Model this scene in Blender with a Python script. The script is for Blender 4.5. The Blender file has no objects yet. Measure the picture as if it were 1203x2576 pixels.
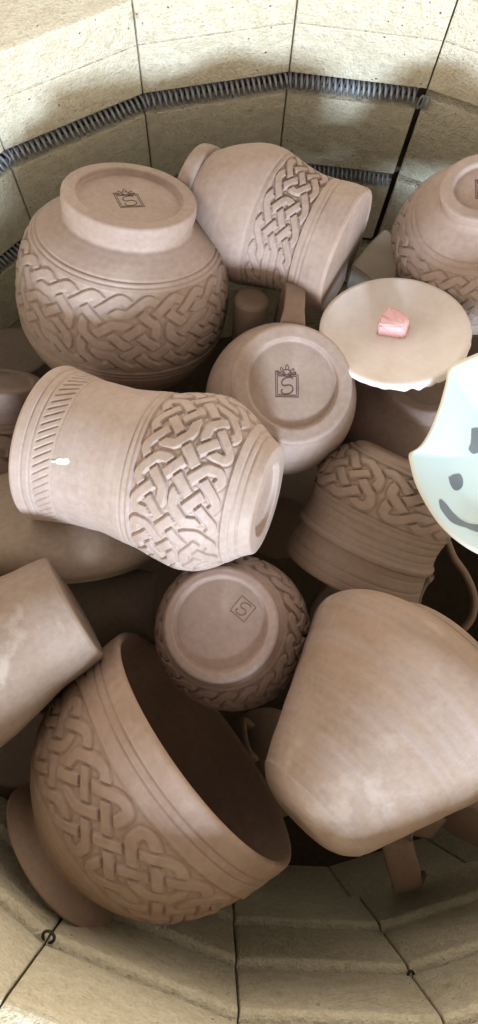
import bpy, bmesh, math, random
import numpy as np
from mathutils import Vector, Matrix

random.seed(7); rng = np.random.default_rng(7)
sc = bpy.context.scene
COL = sc.collection
# ---------------------------------------------------------------- camera
F = 1935.0; CX, CY = 601.5, 1288.0          # focal length and centre, in units of a 1203 x 2576 picture
H = 1.0                                     # camera height above the kiln floor level
R = np.array([[0.9994953, 0, -0.03176691], [-0.00797348, 0.96798718, -0.25087297], [0.03074996, 0.25099965, 0.96749864]])
CAM = np.array([0, 0, H])
cd = bpy.data.cameras.new('camera'); cam = bpy.data.objects.new('camera', cd); COL.objects.link(cam)
cd.sensor_fit = 'VERTICAL'; cd.sensor_height = 36; cd.lens = 36 * F / 2576
cd.clip_start = 0.01; cd.clip_end = 50
M4 = Matrix.Identity(4)
for i in range(3):
    for j in range(3): M4[i][j] = R[i][j]
    M4[i][3] = CAM[i]
cam.matrix_world = M4
sc.camera = cam

def ray(u, v):
    d = R @ np.array([(u - CX) / F, -(v - CY) / F, -1.0])
    return d
def at(u, v, D):                            # the point seen in direction (u, v), D metres below the camera
    d = ray(u, v); return CAM + d * (D / -d[2])
def zdepth(p): return float(-(R.T @ (p - CAM))[2])
def axis_from(u, v, D, du, dv, tilt):
    p = at(u, v, D); d = zdepth(p)
    w = R @ np.array([du, -dv, 0.0]); r = p - CAM; r = r / np.linalg.norm(r)
    e = w - w.dot(r) * r; e /= np.linalg.norm(e)
    t = math.radians(tilt)
    return p, math.cos(t) * e - math.sin(t) * r, d / F

# ---------------------------------------------------------------- objects
def tag(o, label=None, cat=None, group=None, kind=None):
    if label: o['label'] = label
    if cat: o['category'] = cat
    if group: o['group'] = group
    if kind: o['kind'] = kind
    return o
def empty(name, loc=(0, 0, 0)):
    o = bpy.data.objects.new(name, None); o.empty_display_size = .02
    COL.objects.link(o); o.location = loc; return o
def add(name, me, mat, parent=None, mw=None):
    o = bpy.data.objects.new(name, me); COL.objects.link(o)
    if mat: me.materials.append(mat)
    if parent is not None: o.parent = parent
    if mw is not None: o.matrix_local = mw
    return o
def np_mesh(name, V, Fq, N=None, smooth=True):
    me = bpy.data.meshes.new(name)
    V = np.asarray(V, np.float32); Fq = np.asarray(Fq, np.int32)
    me.vertices.add(len(V)); me.vertices.foreach_set('co', V.ravel())
    k = Fq.shape[1]
    me.loops.add(len(Fq) * k); me.loops.foreach_set('vertex_index', Fq.ravel())
    me.polygons.add(len(Fq)); me.polygons.foreach_set('loop_start', np.arange(len(Fq), dtype=np.int32) * k)
    me.update(calc_edges=True)
    me.polygons.foreach_set('use_smooth', np.ones(len(Fq), bool) if smooth else np.zeros(len(Fq), bool))
    if N is not None: me.normals_split_custom_set_from_vertices(np.asarray(N, np.float32).tolist())
    return me
def from_bm(name, bm, smooth=False):
    me = bpy.data.meshes.new(name); bm.to_mesh(me); bm.free()
    if smooth:
        for p in me.polygons: p.use_smooth = True
    return me

# ---------------------------------------------------------------- materials
def nodes(name):
    m = bpy.data.materials.new(name); m.use_nodes = True
    nt = m.node_tree; b = nt.nodes['Principled BSDF']
    def N(t, **kw):
        n = nt.nodes.new(t)
        for k, v in kw.items():
            if k in n.inputs: n.inputs[k].default_value = v
            else: setattr(n, k, v)
        return n
    def L(a, b_): nt.links.new(a, b_)
    return m, b, N, L
def noise(N, L, co, scale, detail=4, rough=.55):
    n = N('ShaderNodeTexNoise'); n.inputs['Scale'].default_value = scale; n.inputs['Detail'].default_value = detail
    n.inputs['Roughness'].default_value = rough; L(co, n.inputs['Vector']); return n.outputs['Fac']
def ramp(N, L, fac, stops):
    r = N('ShaderNodeValToRGB'); e = r.color_ramp.elements
    while len(e) < len(stops): e.new(.5)
    for k, (p, c) in enumerate(stops):
        e[k].position = p; e[k].color = (*c, 1) if len(c) == 3 else c
    L(fac, r.inputs['Fac']); return r.outputs['Color']
def mix(N, L, fac, a, b, mode='MIX'):
    m = N('ShaderNodeMix', data_type='RGBA', blend_type=mode)
    if hasattr(fac, 'links'): L(fac, m.inputs[0])
    else: m.inputs[0].default_value = fac
    for s, k in ((a, 6), (b, 7)):
        if hasattr(s, 'links'): L(s, m.inputs[k])
        else: m.inputs[k].default_value = (*s, 1)
    return m.outputs[2]
def sc3(c, k): return tuple(x * k for x in c)

def clay(name, base, rough=.62, spec=.35, streak=0, dust=0, bump=.25, pale=None, fine=.34):
    """bisque clay: mottled, faint throwing streaks round the pot's axis, fine grain"""
    m, b, N, L = nodes(name)
    tc = N('ShaderNodeTexCoord').outputs['Object']
    n1 = noise(N, L, tc, 22, 5, .6); n2 = noise(N, L, tc, 260, 3); n3 = noise(N, L, tc, 1500, 2)
    c = ramp(N, L, n1, [(.26, (base[0] * .80, base[1] * .76, base[2] * .72)), (.5, base), (.74, (base[0] * 1.12, base[1] * 1.15, base[2] * 1.2))])
    c = mix(N, L, fine, c, ramp(N, L, n2, [(.3, sc3(base, .72)), (.7, sc3(base, 1.25))]))
    sp = N('ShaderNodeSeparateXYZ'); L(tc, sp.inputs[0])
    mp = N('ShaderNodeMapping'); mp.inputs['Scale'].default_value = (14, 14, 190); L(tc, mp.inputs['Vector'])
    ns = noise(N, L, mp.outputs[0], 1.0, 4, .6)
    if streak:
        pl = pale or sc3(base, 1.3)
        c = mix(N, L, ramp(N, L, ns, [(.42, (0, 0, 0)), (.72, (streak,) * 3)]), c, pl)
        mp2 = N('ShaderNodeMapping'); mp2.inputs['Scale'].default_value = (7, 7, 60); mp2.inputs['Location'].default_value = (3, 5, 1); L(tc, mp2.inputs['Vector'])
        c = mix(N, L, ramp(N, L, noise(N, L, mp2.outputs[0], 1.0, 3), [(.45, (0, 0, 0)), (.75, (streak,) * 3)]), c, (base[0] * 1.06, base[1] * .95, base[2] * .82))
    if dust:
        nd = noise(N, L, tc, 55, 6, .62); nd2 = noise(N, L, tc, 14, 2)
        mm = N('ShaderNodeMath', operation='MULTIPLY'); L(nd, mm.inputs[0]); L(nd2, mm.inputs[1])
        c = mix(N, L, ramp(N, L, mm.outputs[0], [(.31, (0, 0, 0)), (.40, (dust,) * 3)]), c, (.66, .56, .47))
    # stray dark grit
    v = N('ShaderNodeTexVoronoi'); v.inputs['Scale'].default_value = 240; L(tc, v.inputs['Vector'])
    c = mix(N, L, ramp(N, L, v.outputs['Distance'], [(.05, (.5,) * 3), (.09, (0, 0, 0))]), c, sc3(base, .55))
    L(c, b.inputs['Base Color'])
    b.inputs['Specular IOR Level'].default_value = spec
    L(ramp(N, L, n1, [(.2, (rough - .08,) * 3), (.8, (rough + .1,) * 3)]), b.inputs['Roughness'])
    bm_ = N('ShaderNodeBump'); bm_.inputs['Strength'].default_value = bump; bm_.inputs['Distance'].default_value = .0006
    add_ = N('ShaderNodeMath', operation='MULTIPLY_ADD'); L(ns, add_.inputs[0]); add_.inputs[1].default_value = .9
    add2 = N('ShaderNodeMath', operation='MULTIPLY_ADD'); L(n3, add2.inputs[0]); add2.inputs[1].default_value = .25; L(n2, add2.inputs[2])
    L(add2.outputs[0], add_.inputs[2]); L(add_.outputs[0], bm_.inputs['Height'])
    L(bm_.outputs['Normal'], b.inputs['Normal'])
    return m

def brick_mat(name, base, pores=1.0):
    m, b, N, L = nodes(name)
    tc = N('ShaderNodeTexCoord').outputs['Object']
    oi = N('ShaderNodeObjectInfo').outputs['Random']
    n1 = noise(N, L, tc, 18, 5, .62); n2 = noise(N, L, tc, 420, 4, .7); n4 = noise(N, L, tc, 110, 4, .65)
    c = ramp(N, L, n1, [(.3, sc3(base, .9)), (.55, base), (.75, (base[0] * 1.06, base[1] * 1.05, base[2] * 1.0))])
    c = mix(N, L, ramp(N, L, oi, [(0, (.0,) * 3), (1, (.35,) * 3)]), c, (base[0] * .93, base[1] * .9, base[2] * .8))
    c = mix(N, L, .55, c, ramp(N, L, n2, [(.32, sc3(base, .62)), (.5, base), (.68, sc3(base, 1.18))]))
    c = mix(N, L, .35, c, ramp(N, L, n4, [(.35, (base[0] * .72, base[1] * .66, base[2] * .52)), (.6, sc3(base, 1.08))]))
    nb = noise(N, L, tc, 70, 3)
    c = mix(N, L, ramp(N, L, nb, [(.66, (0, 0, 0)), (.76, (.45,) * 3)]), c, (.42, .27, .12))     # iron stains
    v = N('ShaderNodeTexVoronoi'); v.inputs['Scale'].default_value = 190; v.inputs['Randomness'].default_value = 1; L(tc, v.inputs['Vector'])
    pm = N('ShaderNodeMath', operation='MULTIPLY'); L(ramp(N, L, v.outputs['Distance'], [(.08, (1,) * 3), (.2, (0, 0, 0))]), pm.inputs[0])
    L(ramp(N, L, n4, [(.56, (0, 0, 0)), (.64, (1,) * 3)]), pm.inputs[1])
    c = mix(N, L, pm.outputs[0], c, (.2, .13, .07))
    L(c, b.inputs['Base Color']); b.inputs['Roughness'].default_value = .95; b.inputs['Specular IOR Level'].default_value = .1
    hsum = N('ShaderNodeMath', operation='MULTIPLY_ADD'); L(pm.outputs[0], hsum.inputs[0]); hsum.inputs[1].default_value = -1.2
    mp = N('ShaderNodeMath', operation='MULTIPLY_ADD'); L(n4, mp.inputs[0]); mp.inputs[1].default_value = 1.2; L(n2, mp.inputs[2])
    L(mp.outputs[0], hsum.inputs[2])
    bp = N('ShaderNodeBump'); bp.inputs['Strength'].default_value = .95 * pores; bp.inputs['Distance'].default_value = .003
    L(hsum.outputs[0], bp.inputs['Height']); L(bp.outputs['Normal'], b.inputs['Normal'])
    return m
def plain(name, base, rough=.6, metal=0, spec=.4, var=.15, scale=60, bump=.1):
    m, b, N, L = nodes(name)
    tc = N('ShaderNodeTexCoord').outputs['Object']
    n = noise(N, L, tc, scale, 4)
    L(ramp(N, L, n, [(.25, sc3(base, 1 - var)), (.75, sc3(base, 1 + var))]), b.inputs['Base Color'])
    b.inputs['Roughness'].default_value = rough; b.inputs['Metallic'].default_value = metal; b.inputs['Specular IOR Level'].default_value = spec
    if bump:
        bp = N('ShaderNodeBump'); bp.inputs['Strength'].default_value = bump; bp.inputs['Distance'].default_value = .0006
        L(noise(N, L, tc, scale * 8, 3), bp.inputs['Height']); L(bp.outputs['Normal'], b.inputs['Normal'])
    return m

CLAY = (.36, .26, .21)
M_clay = clay('rosy bisque clay', CLAY, dust=.12, streak=.2, pale=(.43, .32, .265))
M_mug = clay('pale pink bisque clay', (.43, .325, .27), rough=.55, spec=.35, streak=.3, pale=(.54, .43, .38))
M_warm = clay('warm brown bisque clay', (.31, .215, .16), streak=.35, pale=(.36, .27, .21))
M_brown = clay('brown carved clay', (.34, .228, .168), dust=.12, streak=.3, pale=(.39, .28, .22))
M_ruddy = clay('ruddy bisque clay', (.36, .245, .195), dust=.15, streak=.2, pale=(.41, .30, .25))
M_burn = clay('burnished streaked clay', (.335, .24, .18), rough=.68, spec=.22, streak=.6, dust=.2, pale=(.40, .31, .275))
M_dust = clay('dusty smooth clay', (.33, .24, .185), rough=.62, spec=.25, dust=.4, streak=.2, pale=(.37, .28, .23))
M_sand = clay('sand coloured clay', (.37, .275, .205), rough=.75, spec=.15)
M_dim = clay('shade darkened clay', (.27, .185, .145))  # clay colour darkened to stand for shade deep in the pile
M_cream = clay('cream slip clay', (.84, .735, .67), rough=.6, spec=.3, bump=.12, fine=.08)
M_pink = plain('pink chalky clay', (.78, .44, .42), .85, var=.03, bump=.2)
M_mint = plain('pale celadon glaze', (.66, .78, .75), .22, spec=.5, var=.03, scale=20, bump=.03)
M_spot = plain('slate grey brush paint', (.20, .23, .25), .45, var=.12)
M_ink = plain('dark stamped line', (.085, .05, .04), .8)
M_press = plain('pressed line shade', (.2, .12, .085), .8)  # dark tone paints the shade of lines engraved in plain clay
M_white = plain('white slip', (.85, .83, .78), .5, var=.03)
M_brick = brick_mat('insulating firebrick', (.87, .785, .60))
M_rim = brick_mat('firebrick rim face', (.60, .50, .36), 1.4)
M_shell = brick_mat('shade darkened groove brick', (.16, .115, .08))  # brick colour darkened to stand for shade in the grooves and on the floor
M_coil = plain('oxidised resistance wire', (.34, .35, .38), .5, metal=.2, var=.25, scale=200)
M_pin = plain('blackened pin wire', (.06, .05, .045), .6, metal=.3)
M_shelf = plain('pale kiln shelf', (.30, .25, .19), .9, var=.1, bump=.4)

# ---------------------------------------------------------------- Celtic knots as carved relief
def chaikin(P, n=3):
    for _ in range(n):
        Q = np.roll(P, -1, 0)
        P = np.stack([.75 * P + .25 * Q, .25 * P + .75 * Q], 1).reshape(-1, 2)
    return P
def trace(N, M, wall, active):
    """strands of a plait on a lattice N round by M tall; walls turn strands back"""
    def act(ex, ey): return 0 < ey < 2 * M and active(ex / 2.0 % N, ey / 2.0)      # doubled coordinates of an edge's middle
    edges = set()
    for i in range(N):
        for j in range(0, M + 1):
            if (i + j) % 2 == 0: continue
            for dx, dy in ((1, 1), (1, -1), (-1, 1), (-1, -1)):
                ex, ey = (2 * i + dx) % (2 * N), 2 * j + dy
                if act(ex, ey): edges.add((ex, ey))
    DIR = ((1, 1), (1, -1), (-1, 1), (-1, -1))
    while True:                                             # every node keeps an even number of strand ends
        drop = set()
        for i in range(N):
            for j in range(0, M + 1):
                if (i + j) % 2 == 0: continue
                inc = {d: ((2 * i + d[0]) % (2 * N), 2 * j + d[1]) for d in DIR if ((2 * i + d[0]) % (2 * N), 2 * j + d[1]) in edges}
                if len(inc) == 1: drop |= set(inc.values())
                elif len(inc) == 3: drop |= {e for d, e in inc.items() if (-d[0], -d[1]) not in inc}
        if not drop: break
        edges -= drop
    used = set(); loops = []; overs = []
    for e0 in sorted(edges):
        for d0 in ((1, 1), (1, -1)):
            # does this edge run along d0?  the edge middle (ex,ey) touches lattice node (ex+dx, ey+dy)/2
            ex, ey = e0
            i, j = (ex + d0[0]) // 2, (ey + d0[1]) // 2
            if (i + j) % 2 == 0: continue
            if e0 in used: continue
            pts = []; x, y = ex, ey; dx, dy = d0
            for _ in range(6000):
                used.add((x % (2 * N), y))
                pts.append((x / 2, y / 2))
                i2, j2 = x + dx, y + dy                     # node, doubled coords
                i, j = i2 // 2, j2 // 2
                w = wall(i % N, j)
                opts = []
                if w is None: opts.append((dx, dy))
                if w != 'v': opts.append((dx, -dy))
                if w != 'h': opts.append((-dx, dy))
                opts += [(dx, -dy), (-dx, dy), (-dx, -dy)]
                for nx, ny in opts:
                    if ((i2 + nx) % (2 * N), j2 + ny) in edges: break
                if (nx, ny) == (dx, dy):
                    slash = dx * dy > 0
                    if ((i % 2 == 0) == slash): overs.append((i2 / 2, j2 / 2, dx, dy))
                    pts.append((i2 / 2, j2 / 2))
                elif (nx, ny) == (dx, -dy): pts.append((i2 / 2, j2 / 2 - (.2 if j in (0, M) else .5) * dy))
                elif (nx, ny) == (-dx, dy): pts.append((i2 / 2 - .5 * dx, j2 / 2))
                else: pts.append((i2 / 2 - .1 * dx, j2 / 2 - .1 * dy))
                x, y = i2 + nx, j2 + ny; dx, dy = nx, ny
                if (x % (2 * N), y) == e0 and (dx, dy) == d0: break
            shift = (x - ex) / 2
            loops.append((np.array(pts), shift))
    return loops, overs

def raster(h, X0, W, Y, segs, reach, perp=False):
    """lower h to the distance of the nearest segment; columns wrap round the pot"""
    rows, cols = h.shape; dx = W / cols
    for (ax, ay), (bx, by) in segs:
        y0, y1 = min(ay, by) - reach, max(ay, by) + reach
        r0, r1 = np.searchsorted(Y, y0), np.searchsorted(Y, y1)
        if r1 <= r0: continue
        c0, c1 = int(math.floor((min(ax, bx) - reach) / dx)), int(math.ceil((max(ax, bx) + reach) / dx)) + 1
        ci = np.arange(c0, c1); xx = ci * dx
        px, py = np.meshgrid(xx, Y[r0:r1])
        ux, uy = bx - ax, by - ay; l2 = ux * ux + uy * uy + 1e-12
        t = ((px - ax) * ux + (py - ay) * uy) / l2
        if perp:
            d = np.where((t >= 0) & (t <= 1), np.abs((px - ax) * uy - (py - ay) * ux) / math.sqrt(l2), 1e9)
        else:
            t = np.clip(t, 0, 1); d = np.hypot(px - ax - t * ux, py - ay - t * uy)
        cm = ci % cols
        sub = h[r0:r1, :]
        sub[:, cm] = np.minimum(sub[:, cm], d)

def sstep(a, b, x):
    t = np.clip((x - a) / (b - a), 0, 1); return t * t * (3 - 2 * t)

def knot_field(nseg, Y, W, N, M, wall=lambda i, j: None, active=lambda i, j: True, hw=.33, gap=.1, edge=.045, extra=(), margin=.35):
    """0 on the cut ground, 1 on the strands.  Y: arc positions over the band, W: its circumference"""
    Lb = Y[-1] - Y[0]; du = W / N; dv = Lb / (M + 2 * margin)
    unit = du * dv * 2 / math.hypot(du, dv)                 # spacing between parallel strands
    hwm, gp, eg = hw * unit, gap * unit, edge * unit
    toM = lambda P: np.stack([P[:, 0] * du, Y[0] + (P[:, 1] + margin) * dv], 1)
    loops, overs = trace(N, M, wall, active)
    dall = np.full((len(Y), nseg), 1e9); dov = dall.copy()
    for P, sh in loops:
        if abs(sh) > .1:                                    # strand closes after going round the pot
            P3 = np.concatenate([P - [sh, 0], P, P + [sh, 0]])
            C = chaikin(P3)[len(P) * 8 - 2: len(P) * 16 + 2]; C = toM(C); segs = list(zip(C[:-1], C[1:]))
        else:
            C = toM(chaikin(P)); segs = list(zip(C, np.roll(C, -1, 0)))
        raster(dall, 0, W, Y, segs, hwm + .25 * unit)
    for C in extra:
        C = toM(np.array(C, float)); raster(dall, 0, W, Y, list(zip(C[:-1], C[1:])), hwm + .25 * unit)
    for i, j, dx, dy in overs:
        v = np.array([dx * du, dy * dv]); v = v / np.linalg.norm(v) * (hwm + gp) * 1.12 / max(.5, abs(2 * du * dv / (du * du + dv * dv)))
        c = np.array([i * du, Y[0] + (j + margin) * dv])
        raster(dov, 0, W, Y, [(c - v, c + v)], (hwm + gp) * 2, True)
    prof = lambda d: 1 - sstep(hwm - eg, hwm + eg * .4, d)
    h = prof(dall)
    near = dov < hwm + gp + eg * .6
    h = np.where(near, prof(dov) * 1.0, h * .94)
    vcut = np.exp(-((np.where(near, dov, dall) - hwm - eg * .6 - .05 * unit) / (.055 * unit)) ** 2)   # V tool line along each strand
    h = h - .42 * vcut * (h < .5)
    return h

# ---------------------------------------------------------------- turned pots
def catmull(P, step):
    P = np.array(P, float)
    if len(P) == 2:
        n = max(2, int(np.linalg.norm(P[1] - P[0]) / step) + 1)
        t = np.linspace(0, 1, n)[:, None]; return P[0] + (P[1] - P[0]) * t
    Q = np.vstack([2 * P[0] - P[1], P, 2 * P[-1] - P[-2]]); out = []
    for k in range(1, len(Q) - 2):
        n = max(2, int(np.linalg.norm(Q[k + 1] - Q[k]) / step) + 1)
        p0, p1, p2, p3 = Q[k - 1], Q[k], Q[k + 1], Q[k + 2]
        d1 = max(np.linalg.norm(p2 - p1), 1e-6); d0 = max(np.linalg.norm(p1 - p0), 1e-6); d2 = max(np.linalg.norm(p3 - p2), 1e-6)
        m1 = (p2 - p0) / (d0 + d1) * d1; m2 = (p3 - p1) / (d1 + d2) * d1
        t = np.linspace(0, 1, n)[:, None]
        if k < len(Q) - 3: t = t[:-1]
        out.append((2 * t**3 - 3 * t**2 + 1) * p1 + (t**3 - 2 * t**2 + t) * m1 + (-2 * t**3 + 3 * t**2) * p2 + (t**3 - t**2) * m2)
    return np.vstack(out)

def pot(name, frame, segs, mat, phi=0, nseg=360, wob=.6, seed=0):
    """frame = (point, axis, metres per unit).  segs: list of dict(part, pts[(s,r)], cut=fn, grooves=[(s,w,d)], step)"""
    p, a, k = frame
    zc = Vector(a); xc = Vector((R @ np.array([1, 0, 0]))); xc = (xc - xc.dot(zc) * zc)
    if xc.length < .15: xc = Vector((R @ np.array([0, 1, 0]))); xc = xc - xc.dot(zc) * zc
    xc.normalize(); yc = zc.cross(xc)
    root = empty(name); mw = Matrix((xc, yc, zc)).transposed().to_4x4(); mw.translation = Vector(p)
    root.matrix_world = mw
    th = np.arange(nseg) / nseg * 2 * math.pi
    lr = np.random.default_rng(seed + 11); ph = lr.uniform(0, 6.28, 4)
    allV = []; rowpart = []; S_all = []
    for sg in segs:
        C = catmull(sg['pts'], sg.get('step', 6))
        if sg.get('part') == segs[0].get('part') and sg is segs[0]: pass
        T = np.gradient(C, axis=0) if len(C) > 1 else np.zeros_like(C); T /= np.linalg.norm(T, axis=1)[:, None] + 1e-9
        Nn = np.stack([-T[:, 1], T[:, 0]], 1)               # outward for profiles running base -> rim on the outside
        arc = np.concatenate([[0], np.cumsum(np.linalg.norm(np.diff(C, axis=0), axis=1))])
        disp = np.zeros((len(C), nseg))
        if sg.get('cut'): disp += sg['cut'](nseg, arc, C)
        for (s0, w, dp) in sg.get('grooves', ()):
            disp -= (dp * (1 - sstep(.25, 1.0, np.abs(C[:, 0] - s0) / (w / 2))))[:, None]
        s = C[:, 0][:, None] + Nn[:, 0][:, None] * disp
        r = C[:, 1][:, None] + Nn[:, 1][:, None] * disp
        soft = np.clip(C[:, 1][:, None] / 60, 0, 1)         # thrown by hand: slightly out of round
        r = r + soft * wob * (np.sin(2 * th + ph[0]) * 1.0 + .5 * np.sin(3 * th + ph[1] + C[:, 0][:, None] / 90) + .35 * np.sin(C[:, 0][:, None] / 13 + th + ph[2]))
        rn = lr.normal(0, 1, len(C)); rn = np.convolve(rn, [.25, .5, .25], 'same') if len(C) > 4 else rn * 0
        rn[:2] = 0; rn[-2:] = 0
        r = r + soft * (sg.get('step', 6) > 2) * (.22 * rn)[:, None]
        r = np.maximum(r, .01)
        V = np.stack([r * np.cos(th + phi), r * np.sin(th + phi), s + 0 * r], 2) * k
        allV.append(V); rowpart += [sg['part']] * len(C)
    G = np.concatenate(allV)                                # rows x nseg x 3
    # collect runs of the same part (segment joins are closed by coincident rows)
    idx = np.arange(len(G)); runs = []; st = 0
    for i in range(1, len(G) + 1):
        if i == len(G) or rowpart[i] != rowpart[st]: runs.append((rowpart[st], st, i)); st = i
    objs = {}
    bypart = {}
    for nm, a0, a1 in runs: bypart.setdefault(nm, []).append((a0, a1))
    segstart = np.cumsum([0] + [len(v) for v in allV])
    for nm, rr in bypart.items():
        Vs = []; Fs = []; Ns = []; off = 0
        for a0, a1 in rr:
            Vs.append(G[a0:a1].reshape(-1, 3))
            n = a1 - a0
            ri, ci = np.meshgrid(np.arange(n - 1), np.arange(nseg), indexing='ij')
            keep = ~np.isin(ri + a0 + 1, segstart)          # no faces across coincident rows
            ri, ci = ri[keep], ci[keep]; c2 = (ci + 1) % nseg
            Fs.append(np.stack([ri * nseg + ci, ri * nseg + c2, (ri + 1) * nseg + c2, (ri + 1) * nseg + ci], 1) + off)
            off += n * nseg
        me = np_mesh(nm, np.concatenate(Vs), np.concatenate(Fs), None)
        me2 = me
        objs[nm] = add(nm, me2, mat, root)
    root['_k'] = 0; del root['_k']
    return root, objs, k

def base_segs(rr, rin, depth=12, part='foot'):
    """recessed foot seen from below: floor, inner wall, ring face"""
    return [dict(part='base', pts=[(depth, .01), (depth, rin - 6)], step=14),
            dict(part='base', pts=[(depth, rin - 6), (depth - 1, rin - 2.5), (depth - 3.5, rin - .5), (3, rin + 1)], step=1.5),
            dict(part=part, pts=[(3, rin + 1), (.8, rin + 2.5), (0, rin + 6), (0, (rin + rr) / 2), (0, rr - 8), (2, rr - 2.5), (6, rr)], step=2)]
def flat_base(rr, rnd=8):
    return [dict(part='body', pts=[(0, .01), (0, rr - rnd)], step=14), dict(part='body', pts=[(0, rr - rnd), (rnd * .25, rr - rnd * .3), (rnd, rr)], step=2)]
def lip_and_inside(s, r, th, deep, rb, part='body', inside='inside'):
    """rounded lip at the end of the outside, then the inner wall back to the bottom; s,r = last outer point"""
    d = 1 if deep < s else -1
    return [dict(part=part, pts=[(s, r), (s + d * th * .45, r - th * .2), (s + d * th * .5, r - th * .5), (s + d * th * .45, r - th * .8), (s, r - th)], step=2),
            dict(part=inside, pts=[(s, r - th), ((s * .6 + deep * .4), (r - th) * .97), ((s * .25 + deep * .75), (r * .45 + rb * .55)), (deep, rb)], step=8),
            dict(part=inside, pts=[(deep, rb), (deep, .01)], step=16)]

def knot_cut(N, M, depth, **kw):
    def fn(nseg, arc, C):
        W = 2 * math.pi * float(np.mean(C[:, 1]))
        h = knot_field(nseg, arc, W, N, M, **kw)
        e = np.minimum(arc - arc[0], arc[-1] - arc)         # ground rises to the frame at both borders
        ramp_ = sstep(0, 3.0, e)[:, None]
        return -depth * (1 - h) * ramp_
    return fn
def hatch_cut(n, slant, depth, lw=.16):
    def fn(nseg, arc, C):
        th = np.arange(nseg) / nseg * n; x = th[None, :] + slant * (arc / arc[-1])[:, None]
        f = np.abs(x - np.round(x))
        e = np.minimum(arc, arc[-1] - arc)
        return -depth * (1 - sstep(lw * .4, lw, f)) * sstep(2, 7, e)[:, None]
    return fn

# ---------------------------------------------------------------- sweeps
def sweep(name, pts, w, t, mat, parent, up=None, n=40, taper=None, round_=.45, sides=12):
    """strap handle along a smooth path: width w across, thickness t"""
    P = catmull(pts, max(1e-6, sum(np.linalg.norm(np.diff(np.array(pts), axis=0), axis=1)) / n)) if len(pts) > 2 else np.array(pts, float)
    T = np.gradient(P, axis=0); T /= np.linalg.norm(T, axis=1)[:, None]
    up = np.array(up, float)
    V = []; m = len(P)
    for q in range(m):
        s = np.cross(T[q], up); s = s / (np.linalg.norm(s) + 1e-9); b = np.cross(s, T[q])
        f = 1 if taper is None else np.interp(q / (m - 1), *taper)
        for j in range(sides):
            a = 2 * math.pi * (j + .5) / sides
            e = round_
            ca, sa = math.cos(a), math.sin(a)
            xx = math.copysign(abs(ca) ** e, ca); yy = math.copysign(abs(sa) ** e, sa)
            V.append(P[q] + (b * xx * w / 2 + s * yy * t / 2) * f)
    Fq = [(q * sides + j, q * sides + (j + 1) % sides, (q + 1) * sides + (j + 1) % sides, (q + 1) * sides + j) for q in range(m - 1) for j in range(sides)]
    bm = bmesh.new(); vs = [bm.verts.new(v) for v in V]
    for f_ in Fq: bm.faces.new([vs[i] for i in f_])
    bm.faces.new(vs[:sides][::-1]); bm.faces.new(vs[-sides:])
    bmesh.ops.recalc_face_normals(bm, faces=bm.faces)
    return add(name, from_bm(name, bm, True), mat, parent)
def tube(bm, pts, r, sides=6, closed=False, ref=(0, 0, 1)):
    P = np.array(pts, float); n = len(P)
    T = np.roll(P, -1, 0) - np.roll(P, 1, 0) if closed else np.gradient(P, axis=0)
    T /= np.linalg.norm(T, axis=1)[:, None] + 1e-12
    rings = []; ref = np.array(ref, float)
    for q in range(n):
        s = np.cross(T[q], ref)
        if np.linalg.norm(s) < 1e-3: s = np.cross(T[q], (1, 0, 0.1))
        s /= np.linalg.norm(s); b = np.cross(T[q], s)
        rings.append([bm.verts.new(P[q] + r * (math.cos(2 * math.pi * j / sides) * s + math.sin(2 * math.pi * j / sides) * b)) for j in range(sides)])
    for q in range(n if closed else n - 1):
        A, B = rings[q], rings[(q + 1) % n]
        for j in range(sides): bm.faces.new((A[j], A[(j + 1) % sides], B[(j + 1) % sides], B[j]))
    if not closed: bm.faces.new(rings[0][::-1]); bm.faces.new(rings[-1])

def stamp(parent, size, cx, cy, s, k, rot, mat, crown=True, lw=1.6, double=True, name='stamp'):
    """maker's mark pressed in a base: square frame, letter S, little crown of leaves.  local x,y in units, at axial height s"""
    bm = bmesh.new(); c, sn = math.cos(rot), math.sin(rot)
    def put(P, closed=False, w=lw):
        Q = [((cx + (-x * c - y * sn) * size) * k, (cy + (-x * sn + y * c) * size) * k, (s - .15 * w) * k) for x, y in P]
        tube(bm, Q, w * k * .5, 6, closed)
    def line(*P):
        out = []
        for a_, b_ in zip(P[:-1], P[1:]):
            for t in np.linspace(0, 1, 6)[:-1]: out.append((a_[0] + (b_[0] - a_[0]) * t, a_[1] + (b_[1] - a_[1]) * t))
        out.append(P[-1]); return out
    sq = lambda e: line((-e, -e), (e, -e), (e, e), (-e, e), (-e, -e))
    put(sq(.5))
    if double: put(sq(.425))
    S = catmull([(.26, .30), (.25, .36), (.08, .37), (-.13, .30), (-.24, .12), (-.14, -.01), (.06, .03), (.2, .0), (.27, -.14), (.17, -.31), (-.05, -.385), (-.22, -.35), (-.26, -.24), (-.2, -.18)], .05)
    put([tuple(q) for q in S], w=lw * 1.25)
    if crown:
        put([tuple(q) for q in catmull([(-.5, .5), (-.5, .66), (-.4, .57), (-.27, .58), (-.13, .68), (.02, .72), (.14, .67), (.25, .55), (.4, .55)], .05)])
        for x0, y0, an, L in ((-.2, .66, .35, .17), (.02, .73, 0, .22), (.22, .64, -.7, .17), (-.36, .58, .5, .1), (.36, .57, -.7, .08)):
            q = []
            for u, v in ((-.06, 0), (-.05, .5), (0, 1), (.05, .5), (.06, 0)):
                X, Y_ = u * L / .17, v * L; q.append((x0 + X * math.cos(an) - Y_ * math.sin(an), y0 + X * math.sin(an) + Y_ * math.cos(an)))
            put(q)
        for x0 in (-.13, .14):
            put([(x0 + .055 * math.cos(t), .52 + .07 * math.sin(t)) for t in np.linspace(0, 6.28, 12)[:-1]], True)
    bmesh.ops.recalc_face_normals(bm, faces=bm.faces)
    return add(name, from_bm(name, bm, True), mat, parent)

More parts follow.
